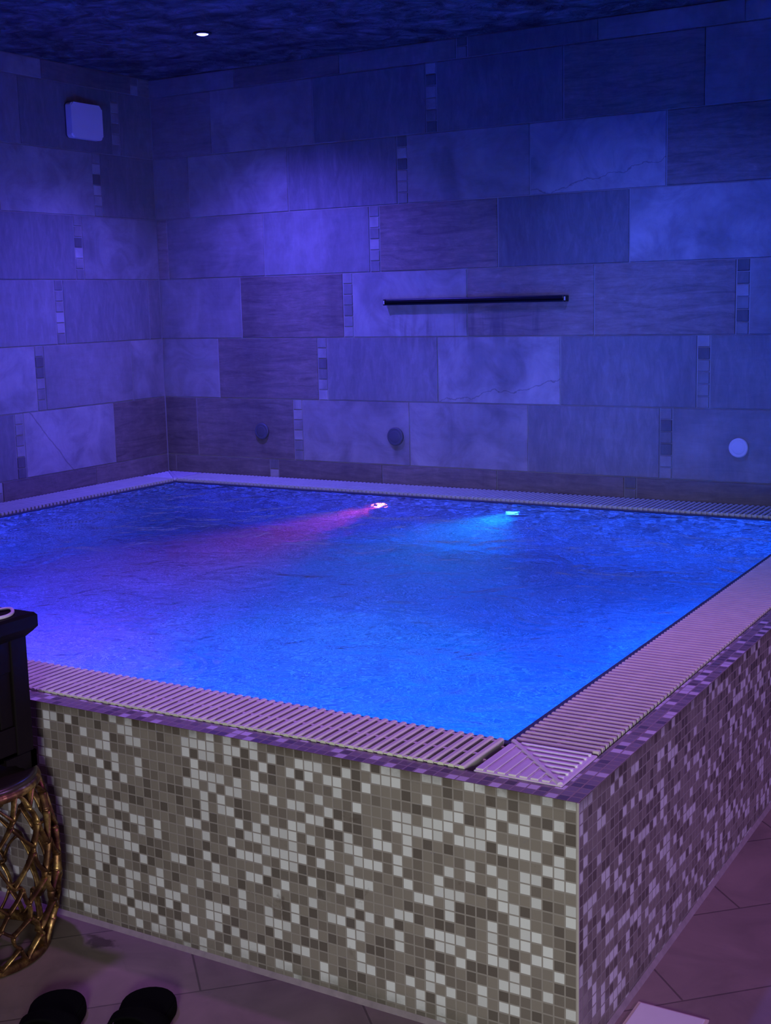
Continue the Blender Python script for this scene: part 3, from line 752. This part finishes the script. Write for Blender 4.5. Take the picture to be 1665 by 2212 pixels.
# ------------------------------------------------------------------ square floor plate
root = thing('floor_drain', (.10, .177, 0), 'square pinkish-white floor plate beside the pool corner', 'floor drain')
b = bmesh.new(); box(b, .022, .162, .115, .255, -.004, .004, .001); obj('frame', b, BEIGE, root)
b = bmesh.new(); box(b, .028, .156, .121, .249, .0, .0065, .0015); obj('cover', b, plain('worn_white_plate', (.50, .47, .47), .5, var=.06), root)

# ------------------------------------------------------------------ lights
def lamp(typ, name, loc, col, e, aim=None, **kw):
    d = bpy.data.lights.new(name, typ); d.energy = e; d.color = col
    for k, v in kw.items(): setattr(d, k, v)
    o = bpy.data.objects.new(name, d); COL.objects.link(o); o.location = loc
    if aim is not None: o.rotation_euler = (Vector(aim)-Vector(loc)).to_track_quat('-Z', 'Y').to_euler()
    return o
# underwater, at the two fittings in view and at the fittings of the near basin wall
lamp('SPOT', 'red_beam', (-2.17, BY1-.03, .262), (1, .05, .20), 190, (-2.26, BY1-1., .10), spot_size=math.radians(46), spot_blend=1., shadow_soft_size=.02)
lamp('SPOT', 'cyan_beam', (-1.509, BY1-.03, .300), (0, .30, 1), 230, (-1.55, BY1-1., .12), spot_size=math.radians(75), spot_blend=1., shadow_soft_size=.02)
BL = (0, .082, 1); VI = (.018, .012, 1)
for x in (-.75, -1.5): lamp('POINT', 'pool_blue', (x, BY0+.06, .0), BL, 58, shadow_soft_size=.05)
for y in (1.1, 2.0): lamp('POINT', 'pool_blue', (BX1-.04, y, -.22), BL, 48, shadow_soft_size=.05)  # unseen fill lamps added along the right basin wall
for x in (-2.2, -2.9): lamp('POINT', 'pool_violet', (x, BY0+.06, .0), VI, 105, shadow_soft_size=.05)
# ceiling spots
lamp('SPOT', 'downlight_blue', (-2.7, 2.505, ZC-.03), (.10, .07, 1), 270, (-2.7, 2.505, 0), spot_size=math.radians(130), spot_blend=1., shadow_soft_size=.03)
lamp('SPOT', 'downlight_blue', (-.9, 2.3, ZC-.03), (.075, .12, 1), 120, (-.9, 2.4, 0), spot_size=math.radians(135), spot_blend=1., shadow_soft_size=.03)
lamp('SPOT', 'downlight_violet', (-1.6, -.12, ZC-.03), (.40, .15, 1), 135, (-1.5, .75, 0), spot_size=math.radians(78), spot_blend=1., shadow_soft_size=.04)
lamp('SPOT', 'downlight_pink', (.03, .5, ZC-.03), (.58, .20, .95), 88, (-.25, .6, 0), spot_size=math.radians(80), spot_blend=1., shadow_soft_size=.04)
lamp('SPOT', 'wall_light_pink', (2.3, .9, 1.1), (.50, .27, .95), 130, (0, .9, .5), spot_size=math.radians(80), spot_blend=.8, shadow_soft_size=.08)
# unseen pale fill light added low beside the viewer for the front wall
lamp('SPOT', 'low_fill_light', (.5, -2.2, .74), (.94, .97, 1), 142, (-.75, 0, .0), spot_size=math.radians(66), spot_blend=.8, shadow_soft_size=.2)

w = bpy.data.worlds.new('world'); scn.world = w; w.use_nodes = True
w.node_tree.nodes['Background'].inputs[0].default_value = (.10, .07, .22, 1); w.node_tree.nodes['Background'].inputs[1].default_value = .08

# ------------------------------------------------------------------ camera
cd = bpy.data.cameras.new('camera'); cam = bpy.data.objects.new('camera', cd); COL.objects.link(cam); scn.camera = cam
cd.sensor_fit = 'HORIZONTAL'; cd.sensor_width = 36; cd.lens = 36*2773.845/1665; cd.clip_start = .05
yaw, pitch, roll = 0.53622913, -0.16306985, -0.02396461
f = Vector((-math.sin(yaw)*math.cos(pitch), math.cos(yaw)*math.cos(pitch), math.sin(pitch)))
r0 = Vector((math.cos(yaw), math.sin(yaw), 0)); u0 = r0.cross(f)
rv = math.cos(roll)*r0+math.sin(roll)*u0; uv_ = -math.sin(roll)*r0+math.cos(roll)*u0
M = Matrix((rv, uv_, -f)).transposed().to_4x4(); M.translation = (0.80143718, -1.97848058, 1.36534344)
cam.matrix_world = M
vs = scn.view_settings; vs.view_transform = 'Standard'; vs.look = 'None'; vs.gamma = 1; vs.use_curve_mapping = False; vs.exposure = 0
